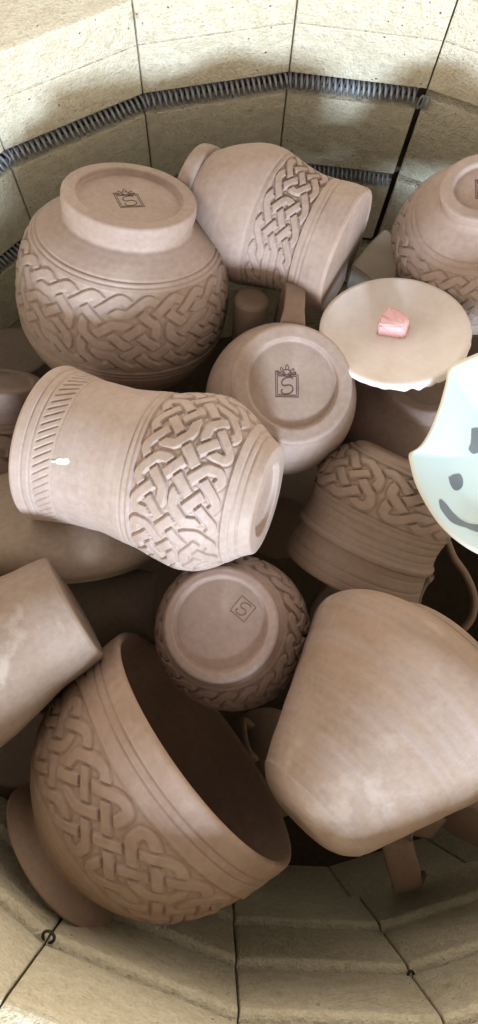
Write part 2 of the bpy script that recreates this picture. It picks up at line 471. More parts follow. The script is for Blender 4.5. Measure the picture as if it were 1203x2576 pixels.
# image-plane direction expressed in a pot's own frame (to turn handles and stamps the right way)
def local_dir(root, du, dv):
    w = Vector(R @ np.array([du, -dv, 0.0])); l = root.matrix_world.to_3x3().inverted() @ w
    return math.atan2(l.y, l.x)
def local_pt(root, q): return np.array(root.matrix_world.inverted() @ Vector(q))

# ================================================================ THE KILN
BP = [(-.1575, .410), (-.0555, .4655), (.059, .4895), (.168, .475), (.272, .43), (.356, .353), (.407, .25), (.418, .137), (.385, .03), (.318, -.06),
      (.237, -.14), (.127, -.169), (.013, -.163), (-.094, -.1235), (-.183, -.054), (-.257, .012), (-.292, .112), (-.283, .225), (-.234, .327)]
BP = np.array(BP); KC = np.array([.065, .16]); NB = len(BP)
def Dl(k, y):
    return {'rim': .40 + .04 * y, 'seam': .436 + .04 * y, 'g1': .48 + .042 * y, 'g2': .562 + .079 * y, 'g3': .649 + .105 * y, 'g4': .74 + .1 * y, 'floor': .93}[k]
kiln = empty('kiln', (KC[0], KC[1], H - .93)); bpy.context.view_layer.update()
tag(kiln, 'round top loading kiln of pale cream firebrick holding all the pots', 'kiln')
KO = Vector(kiln.location)
def kiln_part(name, bm, mat, smooth=False):
    bm.transform(Matrix.Translation(-KO)); bmesh.ops.recalc_face_normals(bm, faces=bm.faces)
    return add(name, from_bm(name, bm, smooth), mat, kiln)
def off(pt, d):
    v = pt - KC; return pt + v / np.linalg.norm(v) * d
def brick(A, B, top, bot, depth, gap=.0005, lip=.003, mat=M_brick, gapB=None, proud=0):
    """one firebrick between corners A and B; top/bot give depth below the camera at each corner"""
    A, B = off(A, -proud), off(B, -proud)
    d = (B - A) / np.linalg.norm(B - A)
    A2, B2 = A + d * gap, B - d * (gap if gapB is None else gapB)
    Ao, Bo = off(A, depth) + d * gap, off(B, depth) - d * (gap if gapB is None else gapB)
    bm = bmesh.new(); nx = 14
    def v(p, D): return bm.verts.new((p[0], p[1], H - D))
    vs = [v(A2, top(A[1])), v(B2, top(B[1])), v(Bo, top(B[1])), v(Ao, top(A[1])), v(A2, bot(A[1])), v(B2, bot(B[1])), v(Bo, bot(B[1])), v(Ao, bot(A[1]))]
    for f in ((0, 1, 2, 3), (7, 6, 5, 4), (0, 4, 5, 1), (1, 5, 6, 2), (2, 6, 7, 3), (3, 7, 4, 0)): bm.faces.new([vs[i] for i in f])
    bmesh.ops.recalc_face_normals(bm, faces=bm.faces)
    if lip > .003:                                          # broad rounded upper lip
        bmesh.ops.bevel(bm, geom=[e for e in bm.edges if set(e.verts) == set(vs[:2])], offset=lip, segments=4, profile=.5, affect='EDGES')
    zb = Vector((KC[0], KC[1]))
    rin = [v_ for v_ in bm.verts if (v_.co.xy - Vector((A[0], A[1]))).length < .004 or (v_.co.xy - Vector((B[0], B[1]))).length < .004]
    rin = set(rin); es = [e for e in bm.edges if e.verts[0] in rin and e.verts[1] in rin and e.calc_face_angle(0) > .9]
    bmesh.ops.bevel(bm, geom=es, offset=.0022 if lip > .003 else .0014, segments=2, profile=.6, affect='EDGES')
    o = kiln_part('firebrick', bm, mat, False)
    for p in o.data.polygons: p.use_smooth = False
    return o
for q in range(NB):
    A, B = BP[q], BP[(q + 1) % NB]
    my = (A[1] + B[1]) / 2; back = my > .2
    gh = (.0215 if q < 3 or q > 14 else .009) if back else .005
    gB = .0042 if q == 2 else None
    lips = .0016 if back else .0045
    pr = 0 if back else .0045
    if back:
        brick(A, B, lambda y: Dl('rim', y), lambda y: Dl('seam', y) - .0002, .075, lip=.002)
        brick(A, B, lambda y: Dl('seam', y) + .0002, lambda y: Dl('g1', y), .07, lip=.0016, gapB=None)
    else:
        brick(A, B, lambda y: Dl('rim', y), lambda y: Dl('g1', y), .07, lip=.005)
    brick(A, B, lambda y: Dl('g1', y) + gh, lambda y: Dl('g2', y), .07, lip=lips, gapB=gB, proud=pr)
    brick(A, B, lambda y: Dl('g2', y) + gh, lambda y: Dl('g3', y), .07, lip=lips, gapB=gB, proud=2 * pr)
    brick(A, B, lambda y: Dl('g3', y) + gh, lambda y: Dl('g4', y), .07, lip=lips, proud=3 * pr)
    brick(A, B, lambda y: Dl('g4', y) + gh, lambda y: Dl('floor', y), .07, lip=.003)
# back of the element grooves, floor and outside skin
bm = bmesh.new(); ring = [(off(p, .0125), off(p, .09)) for p in BP]
lo = [bm.verts.new((a[0], a[1], H - .93)) for a, b in ring]; hi = [bm.verts.new((a[0], a[1], H - Dl('seam', p[1]) - .01)) for (a, b), p in zip(ring, BP)]
for q in range(NB): bm.faces.new((lo[q], lo[(q + 1) % NB], hi[(q + 1) % NB], hi[q]))
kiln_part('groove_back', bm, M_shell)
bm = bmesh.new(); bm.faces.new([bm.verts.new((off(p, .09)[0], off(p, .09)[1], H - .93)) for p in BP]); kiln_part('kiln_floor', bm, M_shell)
M_steel = plain('steel jacket', (.4, .4, .4), .4, metal=.8)
bm = bmesh.new(); lo = []; hi = []
for p in BP:
    b = off(p, .0765); lo.append(bm.verts.new((b[0], b[1], H - .95))); hi.append(bm.verts.new((b[0], b[1], H - Dl('rim', p[1]) - .012)))
for q in range(NB): bm.faces.new((lo[q], lo[(q + 1) % NB], hi[(q + 1) % NB], hi[q]))
kiln_part('steel_jacket', bm, M_steel)

def coil(path, r, wire, pitch, seed, tail=None):
    """helix of resistance wire along a cornered path"""
    P = np.array(path, float); seg = np.linalg.norm(np.diff(P, axis=0), axis=1); cum = np.concatenate([[0], np.cumsum(seg)])
    turns = cum[-1] / pitch; n = int(turns * 14); lr = np.random.default_rng(seed)
    t = np.linspace(0, cum[-1], n)
    jit = np.interp(t, np.linspace(0, cum[-1], 40), lr.normal(0, .5, 40))
    C = np.stack([np.interp(t, cum, P[:, i]) for i in range(3)], 1)
    kk = np.clip(np.searchsorted(cum, t, side='right') - 1, 0, len(seg) - 1)
    T = (P[kk + 1] - P[kk]) / seg[kk][:, None]
    up = np.array([0, 0, 1.0]); S = np.cross(T, up); S /= np.linalg.norm(S, axis=1)[:, None]
    ang = 2 * math.pi * t / pitch + jit
    rr = r * (1 + .03 * np.interp(t, np.linspace(0, cum[-1], 90), lr.normal(0, 1, 90)))
    Q = C + (rr * np.cos(ang))[:, None] * up + (rr * np.sin(ang))[:, None] * S
    if tail is not None: Q = np.vstack([Q, tail])
    bm = bmesh.new(); tube(bm, Q, wire, 7); return kiln_part('heating_coil', bm, M_coil, True)
def groove_path(k, idx, inset, dz, t_end=None):
    out = []
    for i in idx:
        p = off(BP[i % NB], inset); out.append((p[0], p[1], H - Dl(k, BP[i % NB][1]) - dz))
    return out
pa = groove_path('g1', (-3, -2, -1, 0, 1, 2, 3), .0035, .0105)
e = np.array(pa[-1]); pv = np.array(pa[-2]); d_ = (e - pv) / np.linalg.norm(e - pv)
pa[-1] = tuple(e - d_ * .006)
tl = np.array([e + d_ * .001 + np.array([0, -.007, .0045]), e + d_ * .004 + np.array([0, -.010, .0035]), e + d_ * .0045 + np.array([0, -.010, -.003]), e + d_ * .002 + np.array([0, -.008, -.0085]), e + d_ * .0005 + np.array([0, -.0065, -.004]), e + d_ * .002 + np.array([0, -.006, .003])])
coil(pa, .0062, .00105, .0045, 3)
bm = bmesh.new(); ring_c = e + d_ * .0005 + np.array([0, -.006, -.001])
tube(bm, [ring_c + np.array([.0022 * math.cos(t) + .0005 * math.sin(t), -.001 * math.cos(t), .0068 * math.sin(t)]) for t in np.linspace(0, 6.28, 28)[:-1]], .0009, 7, True, ref=(0, 1, 0))
tube(bm, [ring_c + np.array([-.004 + .0016 * math.cos(t) + .0005 * math.sin(t), .001, .0066 * math.sin(t)]) for t in np.linspace(0, 6.28, 28)[:-1]], .0009, 7, True, ref=(0, 1, 0))
kiln_part('coil_end', bm, M_coil, True)
pb = groove_path('g2', (-3, -2, -1, 0, 1, 2, 3), .0035, .0105)
e2 = np.array(pb[-1]); d2 = (e2 - np.array(pb[-2])); d2 /= np.linalg.norm(d2); pb[-1] = tuple(e2 - d2 * .008)
coil(pb, .0062, .00105, .0042, 5)
for qi, kk_, sz in ((13, 'g1', .0046), (11, 'g2', .005)):       # wire pins standing in the corners of the near wall
    p = BP[qi]; c = np.array([*off(p, -.003), H - Dl(kk_, p[1]) - .003])
    v = p - KC; v = v / np.linalg.norm(v); tdir = np.array([-v[1], v[0]])
    bm = bmesh.new()
    tube(bm, [c + sz * (np.array([tdir[0], tdir[1], 0]) * math.cos(t) * (.75 if qi == 13 else .4) + np.array([-v[0] * .8, -v[1] * .8, .7]) * math.sin(t)) for t in np.linspace(0, 6.28, 26)[:-1]], .0009, 7, True, ref=(v[0], v[1], .3))
    kiln_part('element_pin', bm, M_pin, True)

# ================================================================ THE POTS
STEP = 2.1
# --- footed bowl upside down, top left
fr = axis_from(327, 487, .437, -.06, 1, -27)
A, oA, kA = pot('carved_bowl', fr, base_segs(170, 134, 16, 'foot_ring') + [
    dict(part='foot_ring', pts=[(6, 170), (30, 171), (52, 166), (62, 168), (68, 178)], step=3),
    dict(part='shoulder', pts=[(68, 178), (85, 208), (105, 236), (122, 252)], step=2.5, grooves=[(104, 5, 3.5), (113, 5, 3.5)]),
    dict(part='knot_band', pts=[(122, 252), (160, 270), (220, 286), (300, 292), (345, 288)], step=STEP,
         cut=knot_cut(48, 7, 5.4, hw=.265, gap=.09, wall=lambda i, j: 'v' if (i % 12 == 0 and j in (3, 5)) or (i % 12 == 6 and j == 3) else ('h' if i % 12 in (3, 9) and j == 2 else ('h' if i % 12 in (2, 10) and j == 5 else None)))),
    dict(part='rim', pts=[(345, 288), (385, 280), (425, 262)], step=2.5, grooves=[(352, 5, 3.5), (364, 5, 3.5), (392, 5, 3)])]
    + lip_and_inside(425, 262, 16, 40, 120, 'rim'), M_clay, .35, 900, seed=1)
tag(A, 'footed bowl upside down by the back left wall, square mark in its foot', 'bowl', 'carved footed bowls')
stamp(A, 62, 0, 6, 16, kA, local_dir(A, -.06, -1) - math.pi / 2 - .16, M_ink)

# --- jug on its side against the back wall
fr = axis_from(872, 636, .475, -.927, -.374, -10)
B, oB, kB = pot('carved_jug', fr, [dict(part='base', pts=[(5, .01), (3, 140)], step=14), dict(part='base', pts=[(3, 140), (0, 148), (2, 154), (9, 157)], step=2),
    dict(part='foot_band', pts=[(9, 157), (45, 156), (92, 151)], step=3, grooves=[(66, 5, 3), (78, 5, 3)]),
    dict(part='knot_band', pts=[(92, 151), (130, 150), (170, 157), (206, 166)], step=STEP,
         cut=knot_cut(32, 6, 6, hw=.28, gap=.1, wall=lambda i, j: 'h' if (i % 16 in (12, 14, 0) and j == 3) or (i % 16 in (11, 13, 15, 1) and j in (2, 4)) else ('v' if i % 16 == 6 and j == 3 else None))),
    dict(part='body', pts=[(206, 166), (245, 173), (290, 168), (351, 144), (402, 112)], step=4, grooves=[(214, 6, 3.5)]),
    dict(part='rim', pts=[(402, 112), (406, 119), (415, 121), (436, 119)], step=3)] + lip_and_inside(436, 119, 14, 20, 120, 'rim'), M_clay, .2, 720, seed=2)
tag(B, 'jug on its side with a narrow braided band, against the back wall', 'jug')

# --- tall tankard lying on top in the middle
fr = axis_from(674, 1258, .445, -.966, -.255, -11)
C, oC, kC = pot('carved_tankard', fr, base_segs(143, 92, 16, 'base') + [
    dict(part='base', pts=[(6, 143), (24, 152), (62, 180)], step=2.5, grooves=[(30, 6, 3.5), (44, 5, 3.5)]),
    dict(part='knot_band', pts=[(62, 180), (95, 203), (140, 224), (185, 229), (240, 220), (292, 208)], step=STEP,
         cut=knot_cut(40, 7, 6.2, hw=.27, gap=.1, wall=lambda i, j: 'v' if (i % 10 == 0 and j in (1, 5)) or (i % 10 == 5 and j in (2, 6)) else ('h' if (i % 10 == 2 and j == 3) or (i % 10 == 7 and j == 4) else None))),
    dict(part='body', pts=[(292, 208), (330, 203), (390, 194), (440, 191), (488, 193)], step=3, grooves=[(300, 6, 4), (314, 6, 3.5), (483, 6, 3.5)]),
    dict(part='rim', pts=[(488, 193), (505, 196)], step=2, grooves=[(502, 6, 3)]),
    dict(part='hatched_band', pts=[(505, 196), (555, 203)], step=STEP, cut=hatch_cut(60, 1.7, 4.0)),
    dict(part='rim', pts=[(555, 203), (580, 207), (604, 211)], step=2.2, grooves=[(560, 5, 3), (580, 6, 4)])]
    + lip_and_inside(604, 211, 15, 30, 130, 'rim'), M_mug, 1.1, 800, seed=3)
tag(C, 'tall pale tankard lying on top of the pile, hatched rim and a white drip', 'tankard')
# white drip of slip on its wall
bm = bmesh.new()
bmesh.ops.create_uvsphere(bm, u_segments=20, v_segments=10, radius=1)
dp = at(156, 1160, .39); lp = local_pt(C, dp); cp = local_pt(C, CAM)
def on_wall(u, v, root, rfun, k):
    a = local_pt(root, CAM); b = local_pt(root, at(u, v, .6)); d = b - a
    for t in np.linspace(.2, 1, 4000):
        q = a + d * t
        if math.hypot(q[0], q[1]) < rfun(q[2] / k) * k: return q
    return b
prof_r = lambda s: np.interp(s, [0, 300, 440, 505, 604], [150, 206, 191, 196, 211])
bm.free()
def blob(us, root, k, h=1.2, name='white_drip', mat=M_white, rf=prof_r):
    """flat raised patch whose outline is given as looked at, laid on the pot's wall"""
    bm = bmesh.new(); P = [on_wall(u, v, root, rf, k) for u, v in us]
    c = sum(P) / len(P)
    def lift(q, d):
        n = np.array([q[0], q[1], 0]); n = n / np.linalg.norm(n); return q + n * d * k
    lo = [bm.verts.new(lift(q, -1)) for q in P]; mid = [bm.verts.new(lift(c + (q - c) * .92, h * .8)) for q in P]; hi = [bm.verts.new(lift(c + (q - c) * .6, h * 1.2)) for q in P]; m = bm.verts.new(lift(c, h * 1.5)); n = len(P)
    for i in range(n):
        j = (i + 1) % n
        bm.faces.new((lo[i], lo[j], mid[j], mid[i])); bm.faces.new((mid[i], mid[j], hi[j], hi[i])); bm.faces.new((hi[i], hi[j], m))
    bmesh.ops.recalc_face_normals(bm, faces=bm.faces)
    return add(name, from_bm(name, bm, True), mat, root)
blob([(127, 1160), (129, 1157), (137, 1158), (143, 1153), (152, 1150), (160, 1153), (166, 1150), (174, 1153), (178, 1161), (174, 1167), (165, 1170), (155, 1168), (146, 1168), (138, 1163), (130, 1164)], C, kC, 1.0)

# --- bowl at the right edge, upside down
fr = axis_from(1216, 466, .432, -.1, .99, -47)
D, oD, kD = pot('carved_bowl', fr, base_segs(108, 72, 12, 'foot_ring') + [
    dict(part='foot_ring', pts=[(6, 108), (24, 107), (38, 106), (46, 114)], step=3),
    dict(part='shoulder', pts=[(46, 114), (66, 146), (90, 176), (106, 192)], step=2.5, grooves=[(84, 5, 3), (95, 5, 3)]),
    dict(part='knot_band', pts=[(106, 192), (145, 222), (200, 240), (260, 238)], step=STEP,
         cut=knot_cut(48, 6, 5, hw=.275, gap=.09, wall=lambda i, j: 'v' if (i % 12 == 0 and j in (3,)) or (i % 12 == 6 and j in (3,)) else ('h' if i % 12 in (4, 8) and j in (1, 5) else None))),
    dict(part='rim', pts=[(260, 238), (300, 230), (340, 214)], step=3, grooves=[(268, 5, 3), (280, 5, 3)])] + lip_and_inside(340, 214, 14, 30, 90, 'rim'), M_clay, .5, 760, seed=4)
tag(D, 'footed bowl upside down with knotwork sides at the right edge behind the cream disc', 'bowl', 'carved footed bowls')
stamp(D, 52, 8, 4, 12, kD, local_dir(D, 0, -1) - math.pi / 2, M_ink)

# --- plain mug bottom up in the middle, dark square mark
fr = axis_from(738, 963, .455, -.6, .8, -70)
G, oG, kG = pot('plain_mug', fr, base_segs(155, 116, 15, 'foot_ring') + [
    dict(part='foot_ring', pts=[(6, 155), (16, 157), (24, 154), (30, 155)], step=3),
    dict(part='body', pts=[(30, 155), (60, 176), (110, 197), (170, 205), (240, 194), (300, 165), (340, 158)], step=4)] + lip_and_inside(340, 158, 13, 20, 120), M_clay, 0, 420, seed=5)
tag(G, 'plain round mug bottom up with strap handle and dark square mark, mid pile', 'mug')
stamp(G, 58, -13, 4, 15, kG, local_dir(G, .03, -1) - math.pi / 2 - .02, M_ink, lw=2.0)
an = local_dir(G, .12, -1); ca, sa = math.cos(an), math.sin(an)
hp = [(185, 95), (222, 92), (268, 96), (300, 112), (310, 150), (300, 210), (262, 262), (212, 292), (160, 305)]
sweep('handle', [(r * ca * kG, r * sa * kG, s * kG) for r, s in hp], 55 * kG, 26 * kG, M_warm, G, up=(-sa, ca, 0), n=50, taper=([0, .1, .25, 1], [1.25, 1.0, .95, .9]), round_=.35, sides=16)

# --- small stump of a rod / handle end
fr = axis_from(634, 748, .485, -.12, 1, -38)
Hh, oH, kH = pot('clay_peg', fr, [dict(part='end_face', pts=[(2, .01), (0, 30)], step=10), dict(part='end_face', pts=[(0, 30), (2, 40), (9, 45)], step=2),
    dict(part='shaft', pts=[(9, 45), (80, 43), (190, 40)], step=8), dict(part='shaft', pts=[(190, 40), (190, .01)], step=12)], M_warm, 0, 64, wob=1.2, seed=6)
tag(Hh, 'short round clay peg standing in the gap between the jug and plain mug', 'peg')

# --- cream disc with a pink lump
fr = axis_from(992, 838, .468, .12, -1, 46)
E_, oE, kE = pot('cream_disc', fr, [dict(part='body', pts=[(-16, .01), (-14, 120), (-6, 165), (-2, 178)], step=8), dict(part='body', pts=[(-2, 178), (4, 185), (12, 186), (17, 181), (18, 174)], step=2),
    dict(part='body', pts=[(18, 174), (12, 150), (4, 110), (0, 60), (0, .01)], step=8)], M_cream, 0, 300, wob=2.0, seed=8)
tag(E_, 'shallow cream disc with a ragged edge lying on top of a dark pot', 'disc')
# ragged trimming left on the near right edge
me = oE['body'].data
for v in me.vertices:
    r = math.hypot(v.co.x, v.co.y) / kE; a = math.atan2(v.co.y, v.co.x)
    if r > 172 and v.co.z / kE < 12:
        w = math.exp(-((a + 1.05) / .75) ** 2)
        v.co.z -= kE * w * (6 + 3.5 * math.sin(a * 23) + 2.5 * math.sin(a * 41 + 1)); f = 1 + w * .012 * (math.sin(a * 31) + 1); v.co.x *= f; v.co.y *= f
p, a, k = axis_from(990, 822, .445, .12, -1, 46)
bm = bmesh.new()
pk = [(-38, -26, 0), (34, -30, 0), (40, 26, 0), (-18, 34, 0), (-40, 4, 0), (-34, -22, 34), (26, -24, 38), (34, 8, 40), (20, 34, 30), (-16, 38, 44), (-34, 6, 40)]
bmesh.ops.convex_hull(bm, input=[bm.verts.new((x * kE, y * kE, z * kE)) for x, y, z in pk])
bmesh.ops.bevel(bm, geom=bm.edges[:], offset=3.5 * kE, segments=3, affect='EDGES')
bmesh.ops.recalc_face_normals(bm, faces=bm.faces)
pl = add('pink_lump', from_bm('pink_lump', bm, False), M_pink); pl.matrix_world = E_.matrix_world @ Matrix.Translation((-2 * kE, 14 * kE, -2 * kE)) @ Matrix.Rotation(-.25, 4, 'Z')
for q in pl.data.polygons: q.use_smooth = q.area < (12 * kE) ** 2
tag(pl, 'small broken lump of pink clay resting on the cream disc', 'clay lump')

# --- dark pot under the disc
fr = axis_from(1075, 955, .495, -.3, .95, -44)
F_, oF, kF = pot('plain_bowl', fr, base_segs(112, 80, 10, 'foot_ring') + [
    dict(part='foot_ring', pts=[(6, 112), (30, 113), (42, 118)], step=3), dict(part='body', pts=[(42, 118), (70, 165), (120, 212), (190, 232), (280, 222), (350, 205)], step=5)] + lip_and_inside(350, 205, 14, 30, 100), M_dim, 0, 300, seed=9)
tag(F_, 'dim plain bowl upside down beneath the cream disc', 'bowl')

# --- carved pot at the left edge
fr = axis_from(0, 955, .505, .02, 1, -17)
I_, oI, kI = pot('carved_pot', fr, base_segs(106, 78, 10, 'foot_ring') + [
    dict(part='foot_ring', pts=[(6, 106), (24, 102), (42, 94), (56, 96)], step=3),
    dict(part='shoulder', pts=[(56, 96), (78, 108), (98, 122)], step=2.5, grooves=[(80, 5, 3), (92, 5, 3)]),
    dict(part='knot_band', pts=[(98, 122), (150, 146), (200, 155), (250, 154)], step=STEP, cut=knot_cut(16, 4, 6, hw=.28, gap=.1, wall=lambda i, j: 'v' if i % 8 == 0 and j in (1, 3) else None)),
    dict(part='rim', pts=[(250, 154), (300, 146), (350, 138)], step=3, grooves=[(258, 5, 3), (276, 5, 3), (300, 5, 3)])] + lip_and_inside(350, 138, 12, 30, 80, 'rim'), M_dim, .9, 560, seed=10)
tag(I_, 'small carved pot bottom up, cut by the left edge behind the tankard rim', 'pot')

# --- wide sand coloured bowl under the tankard
fr = axis_from(150, 1122, .53, .03, 1, -20)
J, oJ, kJ = pot('plain_bowl', fr, flat_base(70) + [dict(part='body', pts=[(8, 70), (30, 150), (62, 240), (96, 300), (128, 334), (158, 343), (190, 332), (225, 296)], step=6)] + lip_and_inside(225, 296, 12, 20, 60), M_sand, 0, 360, seed=12)
tag(J, 'wide smooth sand coloured bowl upside down under the lying tankard', 'bowl')
# --- smooth cup in the shade behind it
fr = axis_from(398, 1530, .585, -1, .06, -6)
K, oK, kK = pot('plain_cup', fr, flat_base(92, 14) + [dict(part='body', pts=[(14, 92), (30, 97), (120, 108), (240, 112), (340, 112)], step=8)] + lip_and_inside(340, 112, 12, 20, 80), M_sand, 0, 200, seed=13)
tag(K, 'smooth grey brown cup lying in shade behind the large carved bowl', 'cup')
# --- smooth dusty vase at the left
fr = axis_from(192, 1526, .478, -.865, .50, -4)
L_, oL, kL = pot('plain_vase', fr, [dict(part='body', pts=[(3, .01), (2, 128)], step=14), dict(part='body', pts=[(2, 128), (0, 136), (3, 143), (10, 147)], step=2),
    dict(part='body', pts=[(10, 147), (50, 152), (120, 158), (210, 182), (300, 202), (380, 206), (430, 196)], step=5)] + lip_and_inside(430, 196, 14, 20, 120), M_dust, 0, 360, seed=14)
tag(L_, 'smooth vase with white dusty smears lying across the left edge', 'vase')

# --- carved round pot bottom up, square mark off centre
fr = axis_from(553, 1568, .475, .85, .53, -77)
Mm, oM, kM = pot('carved_pot', fr, base_segs(147, 119, 14, 'foot_ring') + [
    dict(part='foot_ring', pts=[(6, 147), (14, 149), (30, 149), (44, 157), (54, 165)], step=2.5, grooves=[(46, 4, 2)]),
    dict(part='knot_band', pts=[(54, 165), (90, 190), (140, 208), (200, 212), (250, 200)], step=STEP,
         cut=knot_cut(40, 6, 6.5, hw=.27, gap=.1, wall=lambda i, j: 'v' if i % 8 == 0 and j == 3 else ('h' if i % 8 == 4 and j == 3 else None))),
    dict(part='rim', pts=[(250, 200), (290, 178), (330, 165)], step=4)] + lip_and_inside(330, 165, 13, 20, 100, 'rim'), M_ruddy, .1, 720, seed=15)
tag(Mm, 'round carved pot bottom up with a tilted square mark, below the tankard', 'pot')
an = local_dir(Mm, 57, -38); st_ = stamp(Mm, 47, 68 * math.cos(an), 68 * math.sin(an), 14, kM, local_dir(Mm, .62, -.78) - math.pi / 2, M_press, crown=False, lw=1.7, double=False)

# --- carved mug leaning mouth down, at the right
fr = axis_from(880, 1446, .535, .43, -.905, 14)
N_, oN, kN = pot('carved_mug', fr, [dict(part='inside', pts=[(270, .01), (270, 100)], step=14), dict(part='inside', pts=[(270, 100), (180, 152), (60, 152), (2, 164)], step=8),
    dict(part='rim', pts=[(2, 164), (-2, 170), (-2, 174), (4, 179), (30, 177), (62, 172), (88, 169)], step=2.2, grooves=[(20, 4, 1.6), (44, 5, 2), (72, 5, 2)]),
    dict(part='rim', pts=[(88, 169), (92, 177), (104, 179), (110, 172)], step=2), dict(part='body', pts=[(110, 172), (140, 170), (172, 175), (184, 179)], step=3, grooves=[(122, 5, 2), (140, 6, 2.5), (160, 5, 2.5), (174, 5, 3)]),
    dict(part='knot_band', pts=[(184, 179), (220, 182), (255, 175), (285, 156), (303, 136)], step=STEP,
         cut=knot_cut(30, 5, 5.6, hw=.265, gap=.1, wall=lambda i, j: 'v' if (i % 10 == 0 and j in (1, 3)) or (i % 10 == 5 and j == 2) else ('h' if i % 10 in (3, 8) and j == 2 else None))),
    dict(part='base', pts=[(303, 136), (314, 122), (319, 112)], step=3, grooves=[(309, 6, 3)]), dict(part='base', pts=[(319, 112), (321, 104), (319, .01)], step=10)], M_warm, .2, 700, seed=16)
tag(N_, 'brown mug leaning mouth down with knotted top and looped handle, beside the pale green dish', 'mug')
hpix = [(1085, 1330, 0.530), (1118, 1352, 0.530), (1140, 1400, 0.535), (1172, 1448, 0.540), (1192, 1500, 0.545), (1188, 1548, 0.550), (1165, 1582, 0.555), (1128, 1598, 0.560), (1080, 1585, 0.560), (1050, 1545, 0.555), (1052, 1505, 0.550), (1066, 1472, 0.545), (1085, 1450, 0.540)]
sweep('handle', [local_pt(N_, at(*q)) for q in hpix], 48 * kN, 17 * kN, M_warm, N_, up=local_pt(N_, CAM) / np.linalg.norm(local_pt(N_, CAM)), n=70, round_=.5)

# --- pale green glazed dish at the right
p, a, k = axis_from(1265, 1140, .43, -.25, -.35, 74)
O = empty('glazed_dish'); zc = Vector(a); xc = Vector(R @ np.array([1, 0, 0])); xc = (xc - xc.dot(zc) * zc).normalized(); yc = zc.cross(xc)
mw = Matrix((xc, yc, zc)).transposed().to_4x4(); mw.translation = Vector(p); O.matrix_world = mw
outl = [(1203, 893), (1166, 909), (1138, 923), (1129, 937), (1126, 958), (1118, 990), (1108, 1025), (1091, 1070), (1070, 1111), (1052, 1131), (1033, 1143), (1036, 1171), (1049, 1218), (1077, 1273), (1113, 1324), (1158, 1364), (1203, 1391), (1260, 1412), (1330, 1405), (1400, 1375), (1450, 1320), (1480, 1250), (1495, 1160), (1480, 1070), (1450, 990), (1400, 925), (1330, 885), (1260, 878)]
def on_plane(u, v, root, z=0):
    a = local_pt(root, CAM); d = local_pt(root, at(u, v, .5)) - a; return a + d * ((z - a[2]) / d[2])
O2 = np.array([on_plane(u, v, O)[:2] / k for u, v in outl])
O2 = np.vstack([O2, O2[:1]]); Cc = catmull(O2, 7)[:-1]; n = len(Cc)
ring_def = [(.3, 44), (.55, 42), (.6, 40), (.66, 34), (.8, 16), (.93, 3), (.975, 0), (1.0, -2), (1.012, -6), (1.0, -11), (.96, -10), (.8, 2), (.64, 22), (.56, 30), (.3, 30)]
bm = bmesh.new(); rings = []
for f, dz in ring_def: rings.append([bm.verts.new((x * f * k, y * f * k, -(dz if i_ < 99 else dz) * k)) for i_, (x, y) in enumerate(Cc)])
top_c = None
for q in range(len(rings) - 1):
    for j in range(n): bm.faces.new((rings[q][j], rings[q][(j + 1) % n], rings[q + 1][(j + 1) % n], rings[q + 1][j]))
bm.faces.new(rings[0]); bm.faces.new(rings[-1][::-1])
# the first ring closes the floor, the last the underside
for v_ in bm.verts: pass
bmesh.ops.recalc_face_normals(bm, faces=bm.faces)
# make the eating surface the upper one: floor sits at -30, underside at -44
M_edge = plain('bare buff edge', (.72, .70, .58), .6, var=.08)
bm.faces.ensure_lookup_table()
for f_ in bm.faces:
    rr_ = [math.hypot(*(v_.co.xy)) for v_ in f_.verts]
    if len(f_.verts) == 4 and 6 * n <= f_.index < 10 * n: f_.material_index = 1
ob_ = add('dish_body', from_bm('dish_body', bm, True), M_mint, O); ob_.data.materials.append(M_edge)
tag(O, 'pale green glazed dish with a notched rim and grey painted spots at the right edge', 'dish')
def dish_z(x, y):
    # height of the inner surface along the ray from the centre
    an = np.arctan2(Cc[:, 1], Cc[:, 0]); a0 = math.atan2(y, x); i_ = int(np.argmin(np.abs(np.angle(np.exp(1j * (an - a0))))))
    f = math.hypot(x, y) / np.hypot(*Cc[i_]); return -float(np.interp(f, [.3, .56, .64, .8, .96], [30, 30, 22, 2, -10]))
def spot(poly):
    bm = bmesh.new(); P = np.array([on_plane(u, v, O, -26 * k)[:2] / k for u, v in poly]); P = np.vstack([P, P[:1]]); P = catmull(P, 4)[:-1]
    c = P.mean(0); n_ = len(P); rr = []
    for f in (1, .8, .6, .4, .2): rr.append([bm.verts.new(((c[0] + (x - c[0]) * f) * k, (c[1] + (y - c[1]) * f) * k, (dish_z(c[0] + (x - c[0]) * f, c[1] + (y - c[1]) * f) + .9) * k)) for x, y in P])
    for q in range(4):
        for j in range(n_): bm.faces.new((rr[q][j], rr[q][(j + 1) % n_], rr[q + 1][(j + 1) % n_], rr[q + 1][j]))
    bm.faces.new(rr[-1]); bmesh.ops.recalc_face_normals(bm, faces=bm.faces)
    if sum(f.normal.z for f in bm.faces) < 0: bmesh.ops.reverse_faces(bm, faces=bm.faces)
    add('painted_spot', from_bm('painted_spot', bm, True), M_spot, O)
spot([(1186, 1078), (1200, 1076), (1230, 1078), (1240, 1110), (1215, 1146), (1205, 1138), (1190, 1141), (1179, 1130), (1184, 1115)])
spot([(1130, 1203), (1140, 1195), (1156, 1192), (1164, 1205), (1163, 1222), (1155, 1233), (1145, 1234), (1136, 1222)])
